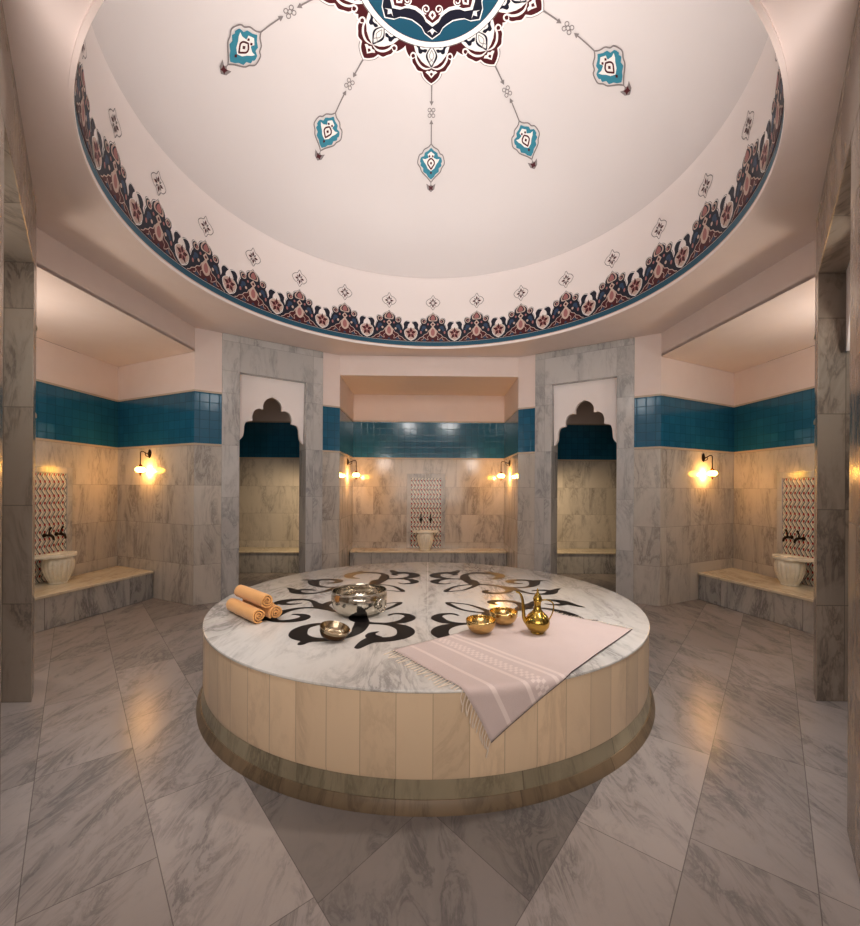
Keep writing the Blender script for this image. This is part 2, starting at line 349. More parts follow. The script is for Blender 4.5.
A, B = (2.6965, 1.5458), (1.2362, 2.5242); CB = (1.26, 3.741); D = (4.05, 2.2255); E_ = (4.14, .6); E2 = (4.2, -.42); W0 = (2.787, -.337); S1 = (1.477, -1.979); SB = (1.5, -4.35)
def mx(p, s): return (p[0]*s, p[1])
NAMES = {-1: 'left', 1: 'right'}
wall('wall_back', mx(CB, -1), CB, (0, 0), z1=ZL)
bm = bmesh.new(); prism(bm, [(-1.26, 2.524), (1.26, 2.524), (1.3, 3.8), (-1.3, 3.8)], ZL+.002, ZL+.03)
prism(bm, [(-1.236, 2.5242), (1.236, 2.5242), (1.236, 2.64), (-1.236, 2.64)], ZL, ZC); uvbox(bm); obj('ceiling_back_alcove', bm, M_plaster, kind='structure')
u = Vector((B[0]-A[0], B[1]-A[1])).normalized(); DL = 1.758
for s in (-1, 1):
    nm = NAMES[s]; a, b, cb, d, e, e2, w0, s1, sb = [mx(p, s) for p in (A, B, CB, D, E_, E2, W0, S1, SB)]
    wall('wall_back_alcove_'+nm, cb, b, (0, 3), z1=ZL)
    wall('wall_alcove_far_'+nm, a, d, (s*3.4, 1), z1=ZL)
    wall('wall_alcove_back_'+nm, d, e, (0, 1), z1=ZL); wall('wall_alcove_back_near_'+nm, e, e2, (0, 1), z1=ZL); wall('wall_alcove_near_'+nm, e2, w0, (s*3.4, 1), z1=ZL)
    bm = bmesh.new(); prism(bm, [a, d, e, e2, w0], ZL+.002, ZL+.03); poly, n = seg_poly(a, w0, .12, (0, .5)); prism(bm, poly, ZL, ZC); uvbox(bm); obj('ceiling_alcove_'+nm, bm, M_plaster, kind='structure')
    # ---- diagonal wall at the back with its marble doorway
    us = Vector((u.x*s, u.y)); ns = Vector((.5565*s, .8306)); at = lambda t, o=0: (a[0]+us.x*t+ns.x*o, a[1]+us.y*t+ns.y*o)
    bm = bmesh.new(); banded(bm, a, at(.285), (0, 0)); banded(bm, at(1.513), at(DL), (0, 0)); uvbox(bm); obj('wall_diagonal_'+nm, bm, BMATS, kind='structure')
    door = sroot('door_%d' % (1 if s < 0 else 2))
    TO, T1, T2, T3, ZO, DEP = .285, .479, 1.287, 1.513, 2.748, .27
    for t0, t1 in ((TO, T1), (T2, T3)):
        bm = bmesh.new(); prism(bm, [at(t0, -.015), at(t1, -.015), at(t1, DEP), at(t0, DEP)], 0, ZO); uvbox(bm); obj('jamb', bm, M_frame, door, bevel=.004)
    bm = bmesh.new(); prism(bm, [at(TO, -.015), at(T3, -.015), at(T3, DEP), at(TO, DEP)], ZO, ZC-.002); uvbox(bm); obj('lintel', bm, M_frame, door, bevel=.004)
    # lobed plaster panel hanging in the opening
    W_ = T2-T1; xs = lambda p: (p-197)/(300-98)*W_; zs = lambda q: 1.366+(487.9-(330+q/3.307))*5.35/427.8
    half = [(98, 372), (104, 366), (110, 355), (112, 340), (113, 325), (117, 312), (124, 307), (137, 304), (136, 292), (140, 275), (147, 266), (158, 262), (168, 263), (168, 252), (171, 240), (179, 229), (188, 223), (196.5, 220)]
    hp = cr([(xs(p), zs(q)) for p, q in half], 3); zbot = hp[0][1]
    low = [p for p in hp] + [(-x, z) for x, z in hp[::-1][1:]]
    polyp = [(-W_/2, ZO)] + low + [(W_/2, ZO)]
    bm = bmesh.new(); fr, bk = [], []
    for x_, z_ in polyp:
        m_ = (T1+T2)/2; q0 = at(m_+x_*s*(1), .075); q1 = at(m_+x_*s, .125)
        fr.append(bm.verts.new((q0[0], q0[1], z_))); bk.append(bm.verts.new((q1[0], q1[1], z_)))
    tr = tessellate_polygon([[Vector((x_, z_, 0)) for x_, z_ in polyp]])
    for t in tr: bm.faces.new([fr[i] for i in t]); bm.faces.new([bk[i] for i in t][::-1])
    for i in range(len(fr)): j = (i+1) % len(fr); bm.faces.new((fr[i], fr[j], bk[j], bk[i]))
    obj('arch_panel', bm, M_drum, door)
    # cubicle behind the doorway
    pl, pr_ = at(T1-.02, DEP-.01), at(T2+.02, DEP-.01); k = [(s*1.40, 2.72), (s*1.40, 3.9), (s*3.6, 3.9), (s*3.6, 2.62)]
    rc = (s*2.3, 3.0)
    for i, (p, q) in enumerate(((pr_, k[0]), (k[0], k[1]), (k[1], k[2]), (k[2], k[3]), (k[3], pl))):
        wall('wall_cubicle_%s_%s' % (nm, ('inner', 'side', 'back', 'end', 'outer')[i]), p, q, rc, z1=ZL)
    bm = bmesh.new(); prism(bm, [pr_, k[0], k[1], k[2], k[3], pl], ZL, ZL+.03); obj('ceiling_cubicle_'+nm, bm, M_plaster, kind='structure')
    # ---- diagonal wall near the camera with a wider doorway
    v = Vector((-.624*s, -.782)); nv = Vector((.782*s, -.624)); at2 = lambda t, o=0: (w0[0]+v.x*t+nv.x*o, w0[1]+v.y*t+nv.y*o)
    bm = bmesh.new(); banded(bm, w0, at2(.28), (0, 0)); uvbox(bm); obj('wall_near_diagonal_'+nm, bm, BMATS, kind='structure')
    door2 = sroot('door_%d' % (3 if s < 0 else 4)); ZO2 = 2.772; G0, J0, J1 = .435, 1.765, 2.1
    bm = bmesh.new(); g0 = at2(G0); q0 = at2(.28, -.015); q1 = at2(G0, -.015)
    prism(bm, [q0, q1, (q1[0]+s*.42, q1[1]-.01), (q0[0]+s*.3, q0[1]+.1)], 0, ZO2); uvbox(bm); obj('jamb', bm, M_reveal, door2, bevel=.004)
    bm = bmesh.new(); prism(bm, [at2(J0, -.015), at2(J1, -.015), at2(J1, .3), at2(J0, .3)], 0, ZO2); uvbox(bm); obj('jamb', bm, M_reveal, door2, bevel=.004)
    bm = bmesh.new(); prism(bm, [at2(.28, -.015), at2(J1, -.015), at2(J1, .3), at2(.28, .3)], ZO2, ZC-.002); uvbox(bm); obj('lintel', bm, M_reveal, door2, bevel=.004)
    wall('wall_passage_'+nm, (at2(.2, .4)[0]+s*.2, at2(.2, .4)[1]), at2(J1, .5), (0, 0), z1=ZC)
    # hall the camera stands in
    bm = bmesh.new(); banded(bm, s1, sb, (0, -3)); uvbox(bm); obj('wall_hall_'+nm, bm, BMATS, kind='structure')
    if s > 0:
        bm = bmesh.new(); P0 = Vector((2.655, -.70)); fr, bk = [], []
        prof_ = [(0, ZO2), (0, 2.26)] + cr([(.03, 2.25), (.07, 2.29), (.10, 2.38), (.16, 2.44), (.24, 2.45), (.27, 2.53), (.36, 2.58), (.46, 2.56), (.5, 2.64), (.6, 2.68), (.66, 2.7)], 3) + [(1.26-x, z) for x, z in cr([(.03, 2.25), (.07, 2.29), (.10, 2.38), (.16, 2.44), (.24, 2.45), (.27, 2.53), (.36, 2.58), (.46, 2.56), (.5, 2.64), (.6, 2.68)], 3)[::-1]] + [(1.26, 2.26), (1.26, ZO2)]
        for x_, z_ in prof_:
            q0 = P0+v*x_; q1 = q0+nv*.035; fr.append(bm.verts.new((q0.x, q0.y, z_))); bk.append(bm.verts.new((q1.x, q1.y, z_)))
        for t in tessellate_polygon([[Vector((x_, z_, 0)) for x_, z_ in prof_]]): bm.faces.new([fr[i] for i in t]); bm.faces.new([bk[i] for i in t][::-1])
        for i in range(len(fr)): j = (i+1) % len(fr); bm.faces.new((fr[i], fr[j], bk[j], bk[i]))
        obj('arch_panel', bm, M_drum, door2)
wall('wall_hall_back', mx(SB, -1), SB, (0, 0))

# ------------------------------------------------------------------ painted frieze on the drum
def cyl(az0):
    def f(x, z, layer): 
        r = RIM-.0015-.0012*layer; t = az0+x/RIM; return (r*sin(t), r*cos(t), z)
    return f
bm = bmesh.new()
for z0, z1, m in ((3.203, 3.212, CREAM), (3.212, 3.264, TEAL), (3.264, 3.272, CREAM)):
    lathe(bm, [(RIM-.0025, z0), (RIM-.0025, z1)], 192, mi=m)
obj('painted_stripe', bm, PAINT, drum)
NC = 24; CWD = 2*PI*RIM/NC; K = CWD/415
def cp(h): return [(x*K, 3.268+y*.00153) for x, y in h]
bm = bmesh.new(); mp = cyl(0)
sil = cr([(0, 248), (10, 230), (40, 218), (56, 200), (60, 182), (72, 192), (95, 196), (112, 186), (115, 165), (107, 148), (118, 132), (126, 112), (132, 96), (142, 118), (138, 142), (148, 160), (166, 168), (197, 158), (182, 142), (172, 118), (178, 96), (150, 70), (152, 40), (175, 18), (207, 4), (207, 0), (0, 0)][:-2], 3)
sil = sil + [(207, 4), (207, 0)]
so = [(x*1.0+(4 if x > 2 else 0), y+7) for x, y in sil[:-2]] + [(207, 8), (207, 0)]
decal(bm, mir(cp(so)), mp, 0, GREY, .05)
so = [(x+(2 if x > 2 else 0), y+4) for x, y in sil[:-2]] + [(207, 5), (207, 0)]
decal(bm, mir(cp(so)), mp, 1, WHITE, .05)
decal(bm, mir(cp(sil)), mp, 2, NAVY, .05)
def ell(cx_, cy_, rx, ry, n=18, top=0):
    return [(cx_+rx*sin(2*PI*i/n), cy_+ry*cos(2*PI*i/n)*(1+(top if cos(2*PI*i/n) > .95 else 0))) for i in range(n)]
def both(h, layer, m):
    decal(bm, cp(h), mp, layer, m, .05); decal(bm, cp([(-x, y) for x, y in h[::-1]]), mp, layer, m, .05)
# base triangle of cream with maroon lobes
decal(bm, mir(cp([(0, 140), (14, 112), (40, 92), (52, 70), (80, 60), (95, 42), (125, 30), (140, 14), (165, 4), (0, 4)])), mp, 3, MAR, .05)
for sg in (-1, 1): ribbon(bm, [(sg*x, y, .0075) for x, y in cp(cr([(0, 138), (14, 112), (40, 92), (52, 70), (80, 60), (95, 42), (125, 30), (140, 14), (165, 4)], 2))], mp, 5, CREAM)
for sg in (-1, 1): ribbon(bm, [(sg*x, y, .006) for x, y in cp(cr([(40, 90), (30, 60), (50, 40), (44, 16), (70, 26), (88, 40), (92, 20), (112, 12)], 3))], mp, 5, CREAM)
both(cr([(52, 52), (66, 66), (84, 56), (90, 34), (72, 30), (60, 18), (48, 30)], 3, True), 4, MAR)
both(cr([(100, 22), (112, 34), (128, 24), (132, 8), (112, 6)], 3, True), 4, MAR)
both(cr([(62, 8), (74, 24), (92, 18), (96, 6)], 3, True), 4, BLUE)
both(cr([(18, 8), (26, 24), (44, 16), (46, 6)], 3, True), 4, MAR)
decal(bm, cp(cr(mir([(0, 128), (28, 104), (38, 76), (26, 48), (0, 34)]), 3, True)), mp, 4, CREAM, .05)
decal(bm, cp(cr(mir([(0, 112), (15, 96), (19, 76), (13, 58), (0, 50)]), 3, True)), mp, 5, PINK, .05)
decal(bm, mir(cp([(0, 22), (16, 8), (0, 4)])), mp, 4, BLUE, .05)
decal(bm, mir(cp([(0, 172), (26, 146), (0, 120)])), mp, 3, CREAM, .05); decal(bm, mir(cp([(0, 158), (11, 146), (0, 132)])), mp, 4, MAR, .05)
decal(bm, cp(cr(mir([(0, 238), (34, 214), (44, 196), (36, 176), (0, 174)]), 3, True)), mp, 3, CREAM, .05)
decal(bm, cp(cr(mir([(0, 232), (24, 212), (32, 196), (26, 184), (0, 180)]), 3, True)), mp, 4, NAVY, .05)
decal(bm, cp(cr(mir([(0, 226), (18, 208), (23, 194), (16, 184), (0, 182)]), 3, True)), mp, 5, PINK, .05)
for q in ((84, 172, 24, 20, CREAM, 3), (84, 172, 16, 13, NAVY, 4), (80, 170, 8, 8, PINK, 5), (46, 148, 9, 9, PINK, 3), (84, 120, 20, 15, BLUE, 3), (100, 100, 11, 12, BLUE, 3), (112, 78, 9, 13, PINK, 3), (62, 100, 10, 10, CREAM, 3)):
    both(ell(*q[:4]), q[5], q[4])
# rosette between two crests
ro = cr([(207+x, y) for x, y in mir([(0, 104), (16, 112), (40, 102), (58, 84), (56, 58), (34, 32), (0, 12)])], 3, True)
decal(bm, cp(ro), mp, 4, CREAM, .05); decal(bm, cp([(207+(x-207)*1.07, 68+(y-68)*1.05) for x, y in ro]), mp, 3, WHITE, .05); 
for i in range(5):
    t = 2*PI*i/5; decal(bm, cp([(207+sin(t+d_)*r_, 68+cos(t+d_)*r_) for d_, r_ in ((0, 5), (-.5, 28), (0, 52), (.5, 28))]), mp, 5, MAR, .05)
    decal(bm, cp([(207+sin(t+.63+d_)*r_, 68+cos(t+.63+d_)*r_) for d_, r_ in ((0, 4), (-.3, 24), (0, 40), (.3, 24))]), mp, 5, PINK, .05)
# finial above the crest
fo = cr([(x, 330+y) for x, y in mir([(0, 66), (18, 40), (44, 30), (66, 4), (44, -26), (20, -34), (0, -60)])], 3, True)
ribbon(bm, [(*p, .006) for p in cp(fo)], mp, 1, GREY, True)
for i in range(8):
    t = 2*PI*i/8; R0 = 42 if i % 2 == 0 else 36
    decal(bm, cp([(sin(t+d_)*r_, 330+cos(t+d_)*r_) for d_, r_ in ((0, 8), (-.34, R0*.6), (0, R0), (.34, R0*.6))]), mp, 1, (MAR if i % 2 == 0 else GREY), .05)
crest0 = obj('painted_crest', bm, PAINT, drum)
for i in range(NC):
    a_ = 2*PI*(i-8)/NC + math.radians(1)
    if i == 0: o = crest0
    else: o = crest0.copy(); C.objects.link(o)
    o.rotation_euler = (0, 0, -a_)

# ------------------------------------------------------------------ painted medallion and pendants on the dome
def dmap(az, yo=0):
    def f(x, y, layer):
        r = math.hypot(x, y); t = az+math.atan2(x, y); z = zdome(r)
        s_ = (zdome(r+.01)-zdome(max(0, r-.01)))/(.02 if r > .01 else .01+r); n = Vector((s_, -1)).normalized(); k = .004+.0016*layer
        r2 = r+n.x*k; return (r2*sin(t), r2*cos(t), z+n.y*k)
    return f
AZ = [math.radians(v) for v in (-.3, 38, 72.6, 107.3, 142.7, 178, 213.3, 248.7, 283.6, 318.6)]
med = None
def rho(cy_): return .672+(cy_/7.17-46)*.00867
def mp7(h): return [(x/7.17*.0098, rho(y)) for x, y in h]
bm = bmesh.new()
star = [(-182, 322), (-176, 360), (-158, 398), (-140, 408), (-136, 440), (-118, 470), (-100, 500), (-68, 508), (-62, 522), (-52, 548), (-24, 578), (0, 594)]
def grow(h, k): 
    o = []
    for i, (x, y) in enumerate(h):
        a_, b_ = h[max(0, i-1)], h[min(len(h)-1, i+1)]; dx, dy = b_[0]-a_[0], b_[1]-a_[1]; l = math.hypot(dx, dy) or 1
        o.append((min(0, x-dy/l*k) if i < len(h)-1 else 0, y+dx/l*k if i < len(h)-1 else y+k*1.3))
    return o
def sym(h): return h + [(-x, y) for x, y in h[::-1][1:]] if abs(h[-1][0]) < 1e-6 else h+[(-x, y) for x, y in h[::-1]]
sc_ = cr(star, 3)
for az in AZ:
    f = dmap(az)
    for k_, m_, ly in ((17, GREY, 0), (12, WHITE, 1), (0, MAR, 2)):
        h = grow(sc_, k_) if k_ else sc_
        decal(bm, mp7(sym([(-200 if k_ else -188, 280)] + h)), f, ly, m_, .09)
    decal(bm, mp7(sym(cr([(-128, 300), (-112, 372), (-82, 420), (-58, 452), (-20, 470), (0, 486)], 3))), f, 3, WHITE, .09)
    for sg in (-1, 1):
        fx = lambda h: [(x*sg, y) for x, y in h]
        def rb(h, w, ly, m): ribbon(bm, [(x/7.17*.0098, rho(y), q*.00137) for x, y, q in cr([(p[0]*sg, p[1], p[2] if len(p) > 2 else w) for p in h], 4)], f, ly, m)
        rb([(-118, 402, 4), (-136, 412, 8), (-148, 392, 10), (-134, 372, 11), (-114, 384, 12), (-108, 420, 14), (-84, 462, 15), (-46, 486, 13), (-6, 482, 5)], 9, 4, WHITE)
        rb([(-92, 420, 4), (-70, 446, 16), (-34, 470, 6)], 9, 5, MAR)
        decal(bm, mp7(fx(cr([(-112, 318), (-96, 340), (-92, 372), (-74, 380), (-62, 366), (-44, 372), (-30, 352), (-46, 346), (-60, 350), (-78, 344), (-90, 312)], 2, True))), f, 4, NAVY, .09)
        rb([(-8, 336, 5), (-30, 372, 8), (-34, 402, 13), (-18, 440, 9), (0, 470, 7)], 9, 5, NAVY)
        rb([(0, 480, 3), (-16, 440, 4), (16, 400, 4), (0, 350, 4)], 3, 6, GREY)
    decal(bm, mp7(sym(cr([(-52, 512), (-40, 506), (-26, 522), (-16, 500), (0, 490), (0, 560)][:5], 2) + [(0, 560)])), f, 4, WHITE, .09) if False else None
    decal(bm, mp7([(0, 492), (14, 504), (30, 500), (44, 512), (24, 528), (0, 556), (-24, 528), (-44, 512), (-30, 500), (-14, 504)]), f, 4, WHITE, .09)
    decal(bm, mp7([(0, 512), (12, 522), (0, 540), (-12, 522)]), f, 5, MAR, .09)
f0 = dmap(0)
def circ(r, n=72): return [(r*sin(2*PI*i/n), r*cos(2*PI*i/n)) for i in range(n)]
for r, m, ly in ((.686, GREY, 3), (.681, NAVY, 4), (.676, WHITE, 5), (.629, MAR, 6), (.624, TEAL, 7)): decal(bm, circ(r), f0, ly, m, .09)
def star8(tip, val, n=8, lob=.5):
    o = []
    for i in range(n):
        for d_, r in ((0, tip), (.16, tip*.93), (.24, tip*.86), (.34, val*1.03), (.5, val)):
            o.append((2*PI*(i+d_)/n, r))
        for d_, r in ((.66, val*1.03), (.76, tip*.86), (.84, tip*.93)): o.append((2*PI*(i+d_)/n, r))
    return [(r*sin(t), r*cos(t)) for t, r in o]
for tip, val, m, ly in ((.607, .49, WHITE, 8), (.594, .478, NAVY, 9), (.50, .40, WHITE, 10), (.47, .37, MAR, 11)): decal(bm, star8(tip, val), f0, ly, m, .09)
for i in range(8):
    f = dmap(2*PI*i/8)
    decal(bm, [(0, .51), (.05, .545), (.02, .535), (0, .565), (-.02, .535), (-.05, .545)], f, 11, WHITE, .09)
    decal(bm, mir([(0, .445), (.035, .41), (.02, .38), (0, .37)]), f, 12, WHITE, .09); decal(bm, mir([(0, .425), (.014, .405), (0, .385)]), f, 13, MAR, .09)
    for sg in (-1, 1):
        ribbon(bm, [(sg*(.055+.038*q*sin(t_)), .36+.038*q*cos(t_), .011) for t_, q in [(j*.5, 1-j*.04) for j in range(18)]], f, 12, WHITE)
    decal(bm, circ(.2, 40), f0, 12, NAVY, .09) if i == 0 else None
med = obj('painted_medallion', bm, PAINT, dome)
# one pendant, then its copies
def pend(az):
    bm = bmesh.new(); f = dmap(az)
    ribbon(bm, [(0, 1.0, .016), (0, 1.08, .012), (0, 1.165, .012)], f, 0, GREY); decal(bm, [(-.022, 1.155), (.022, 1.155), (0, 1.195)], f, 1, GREY)
    for i, j in ((-1, -1), (1, -1), (-1, 1), (1, 1), (0, 0)):
        ribbon(bm, [(.021*i+.017*sin(t), 1.262+.026*j+.017*cos(t), .007) for t in [2*PI*q/12 for q in range(12)]], f, 0, GREY, True)
    decal(bm, [(-.022, 1.365), (.022, 1.365), (0, 1.325)], f, 1, GREY); ribbon(bm, [(0, 1.36, .011), (0, 1.45, .011), (0, 1.55, .011)], f, 0, GREY)
    S = .0123; yy = lambda c_: 1.544+(c_-143.5)*.00851
    oh = [(0, 143.5), (2.5, 147), (6.5, 149.5), (8.5, 153.5), (11, 155), (12.6, 160), (12.8, 164), (10.5, 168), (9.4, 171.5), (7, 174.5), (3, 178.5), (0, 182.3)]
    oc = [(x*S, yy(y)) for x, y in cr(oh, 3)]
    full = mir(oc); ribbon(bm, [(*p, .011) for p in full], f, 1, GREY, True)
    th = [(0, 147.6), (2.8, 151), (6, 153), (6.6, 156.5), (9.6, 157.5), (10.6, 162), (9.6, 163.3), (10.2, 166), (7.6, 168.6), (7.6, 172), (4.4, 174.5), (3, 177), (0, 179.6)]
    decal(bm, mir([(x*S, yy(y)) for x, y in cr(th, 2)]), f, 1, LT, .07)
    wh = [(0, 151.5), (3.4, 154.5), (2.4, 158), (5.6, 159.5), (8.2, 158.8), (7, 162), (5, 165), (3.2, 169), (0, 171.5)]
    decal(bm, mir([(x*S, yy(y)) for x, y in wh]), f, 2, WHITE, .07)
    ribbon(bm, [(*p, .013) for p in mir([(x*S, yy(y)) for x, y in cr([(0, 158.5), (2.6, 161), (3.2, 164), (1.6, 167), (0, 169.5)], 3)])], f, 3, MAR, True)
    for x_, y_, r_ in ((0, 163.5, 1.2), (-1.6, 156.4, 1.0), (1.6, 156.4, 1.0), (0, 173.2, 1.1)):
        decal(bm, [(x_*S, yy(y_-r_*1.4)), ((x_+r_)*S, yy(y_)), (x_*S, yy(y_+r_*1.4)), ((x_-r_)*S, yy(y_))], f, 3, MAR, .07)
    ribbon(bm, [(0, yy(182), .008), (0, yy(185), .008)], f, 1, GREY)
    decal(bm, [(x*S, yy(y)) for x, y in ((-4.6, 183.4), (-1.5, 185.4), (0, 184), (1.5, 185.4), (4.6, 183.4), (3.4, 188.5), (0, 191), (-3.4, 188.5))], f, 1, GREY, .07)
    decal(bm, [(x*S, yy(y)) for x, y in ((-2.4, 185.2), (0, 186), (2.4, 185.2), (1.6, 187.4), (2, 189.4), (0, 188.7), (-2, 189.4), (-1.6, 187.4))], f, 2, MAR, .07)
    return obj('painted_pendant', bm, PAINT, dome)
p0 = pend(0)
for az in AZ[1:]:
    o = p0.copy(); C.objects.link(o); o.rotation_euler = (0, 0, -az)

# ------------------------------------------------------------------ the heated marble platform
PC = (-.01, -.03); PZ = .51; PR = 1.562
plat = thing('marble_platform', 'large round marble platform with cream panelled side in the middle of the bath', 'platform', (PC[0], PC[1], 0))
def ringuv(bm, R):
    uv = bm.loops.layers.uv.verify()
    for f in bm.faces:
        cn = f.calc_center_median(); a0 = math.atan2(cn.x, -cn.y)
        for l in f.loops:
            a_ = math.atan2(l.vert.co.x, -l.vert.co.y)
            while a_-a0 > PI: a_ -= 2*PI
            while a_-a0 < -PI: a_ += 2*PI
            l[uv].uv = (a_*R+.136, l.vert.co.z+.5)
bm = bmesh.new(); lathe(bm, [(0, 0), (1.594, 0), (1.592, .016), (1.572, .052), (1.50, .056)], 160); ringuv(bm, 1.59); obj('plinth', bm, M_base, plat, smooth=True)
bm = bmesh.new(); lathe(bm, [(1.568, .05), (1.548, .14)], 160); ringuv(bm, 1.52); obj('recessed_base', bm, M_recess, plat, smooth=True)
bm = bmesh.new(); lathe(bm, [(1.50, .118), (1.54, .118), (1.553, .126), (1.557, .145), (1.557, .497)], 160); ringuv(bm, 1.5585); obj('side_panelling', bm, M_side, plat, smooth=True)
pf = [(1.54, .494), (1.558, .4945), (1.5625, .498), (1.563, .503), (1.560, .508), (1.553, .51), (0, .51)]
lathe_bm = bmesh.new(); lathe(lathe_bm, pf, 160); obj('top_slab', lathe_bm, M_top, plat, smooth=True)
bm = bmesh.new(); box(bm, -.0015, .0015, -1.54, 1.54, .5095, .5105); box(bm, -1.54, 1.54, -.0015+.45, .0015+.45, .5095, .5105) if False else None
obj('slab_joint', bm, M_joint, plat)
# black scroll inlay, one quadrant (x right, y toward the front) mirrored four ways
Q = []
def st(*p): Q.append(cr(list(p), 6))
st((.165, .165, .012), (.2, .172, .02), (.245, .185, .016), (.325, .222, .014), (.39, .298, .022), (.44, .38, .036), (.465, .46, .05))
st((.165, .165, .012), (.185, .21, .03), (.215, .27, .026), (.265, .348, .02), (.34, .402, .017), (.40, .425, .02), (.46, .43, .03))
st((.455, .40, .05), (.452, .48, .07), (.43, .57, .08), (.38, .632, .045), (.314, .66, .026), (.253, .664, .022), (.194, .652, .03), (.13, .617, .055), (.095, .558, .068), (.095, .505, .05), (.125, .468, .034), (.173, .452, .024), (.21, .462, .018), (.236, .495, .012))
st((.40, .63, .02), (.33, .657, .024), (.25, .668, .03), (.18, .697, .05), (.122, .75, .075), (.10, .82, .085), (.115, .885, .072), (.16, .93, .055), (.22, .95, .06), (.275, .95, .075), (.312, .99, .06), (.345, 1.07, .03), (.352, 1.085, .008))
st((.25, .93, .05), (.295, .895, .055), (.298, .85, .035), (.262, .815, .006))
st((.44, .42, .05), (.40, .56, .06), (.385, .66, .075), (.385, .75, .07), (.39, .82, .055), (.42, .89, .035), (.47, .93, .03), (.53, .948, .034), (.60, .952, .05), (.66, .935, .068), (.715, .885, .082), (.735, .81, .08), (.725, .745, .06), (.69, .70, .045), (.65, .675, .032), (.61, .668, .014))
st((.61, .95, .05), (.645, .975, .045), (.662, 1.02, .03), (.664, 1.035, .006))
st((.445, .45, .03), (.50, .435, .022), (.565, .417, .024), (.63, .385, .03), (.688, .32, .04), (.715, .245, .05), (.692, .165, .04), (.63, .12, .034), (.56, .115, .042), (.515, .135, .05), (.502, .172, .04), (.52, .205, .026), (.547, .228, .01))
st((.655, .36, .04), (.70, .315, .07), (.75, .265, .07), (.795, .20, .04), (.84, .135, .026), (.90, .095, .026), (.97, .092, .036), (1.03, .125, .06), (1.065, .175, .07), (1.10, .225, .04), (1.14, .27, .024), (1.165, .29, .006))
st((1.05, .15, .06), (1.04, .20, .045), (1.0, .222, .034), (.95, .22, .024), (.895, .195, .008))
st((.66, .345, .03), (.73, .325, .026), (.80, .312, .024), (.87, .325, .028), (.935, .375, .045), (.98, .45, .07), (1.005, .53, .08), (1.04, .585, .05), (1.09, .60, .024), (1.14, .588, .006))
st((1.0, .50, .07), (.985, .57, .055), (.945, .61, .04), (.89, .622, .038), (.835, .61, .05), (.79, .575, .062), (.778, .53, .055), (.80, .495, .04), (.845, .475, .024), (.885, .475, .008))
for sx in (-1, 1):
    for sy in (-1, 1):
        bm = bmesh.new(); fm = lambda x, y, l: (-.03+sx*x, -.01+sy*-y, .5107+.00006*l)
        for l_, q in enumerate(Q): ribbon(bm, [(x, y, w*1.22+.004) for x, y, w in q], fm, l_, 0)
        for f in bm.faces:
            if f.normal.z < 0: f.normal_flip()
        obj('scroll_inlay', bm, M_black, plat, smooth=None)

# ------------------------------------------------------------------ benches
def bench(label, plan_top, plan_face, z, cat='bench'):
    cx_ = sum(p[0] for p in plan_top)/len(plan_top); cy_ = sum(p[1] for p in plan_top)/len(plan_top)
    t = thing('marble_bench', label, cat, (cx_, cy_, 0), 0, 'marble benches along the walls'); sh = lambda P: [(x-cx_, y-cy_) for x, y in P]
    bm = bmesh.new(); prism(bm, sh(plan_face), 0, z-.03); uvbox(bm); obj('bench_body', bm, M_bench, t, bevel=.003)
    bm = bmesh.new(); prism(bm, sh(plan_top), z-.03, z); uvbox(bm); obj('seat_slab', bm, M_benchtop, t, bevel=.006)
    return t
bench('marble bench with basin at the middle of the back alcove, behind the platform', [(-1.243, 3.37), (1.243, 3.37), (1.256, 3.735), (-1.256, 3.735)], [(-1.243, 3.39), (1.243, 3.39), (1.256, 3.735), (-1.256, 3.735)], .36)
for s in (-1, 1):
    f0_, f1_, f2_ = (3.345, 1.862), (3.635, .55), (3.83, -.36)
    top = [mx(p, s) for p in (f0_, (4.037, 2.212), (4.127, .6), (4.185, -.41), f2_, f1_)]
    face = [mx(p, s) for p in ((3.365, 1.872), (4.037, 2.212), (4.127, .6), (4.185, -.41), (3.85, -.36), (3.655, .55))]
    if s > 0: top = top[::-1]; face = face[::-1]
    bench('marble bench with basin in the %s side alcove' % NAMES[s], top, face, .335)
    y0, y1 = (3.42, 3.89); X0, X1 = sorted((s*1.41, s*3.59))
    bench('low marble bench inside the %s lobed doorway' % NAMES[s], [(X0, y0), (X1, y0), (X1, y1), (X0, y1)], [(X0, y0+.02), (X1, y0+.02), (X1, y1), (X0, y1)], .345)

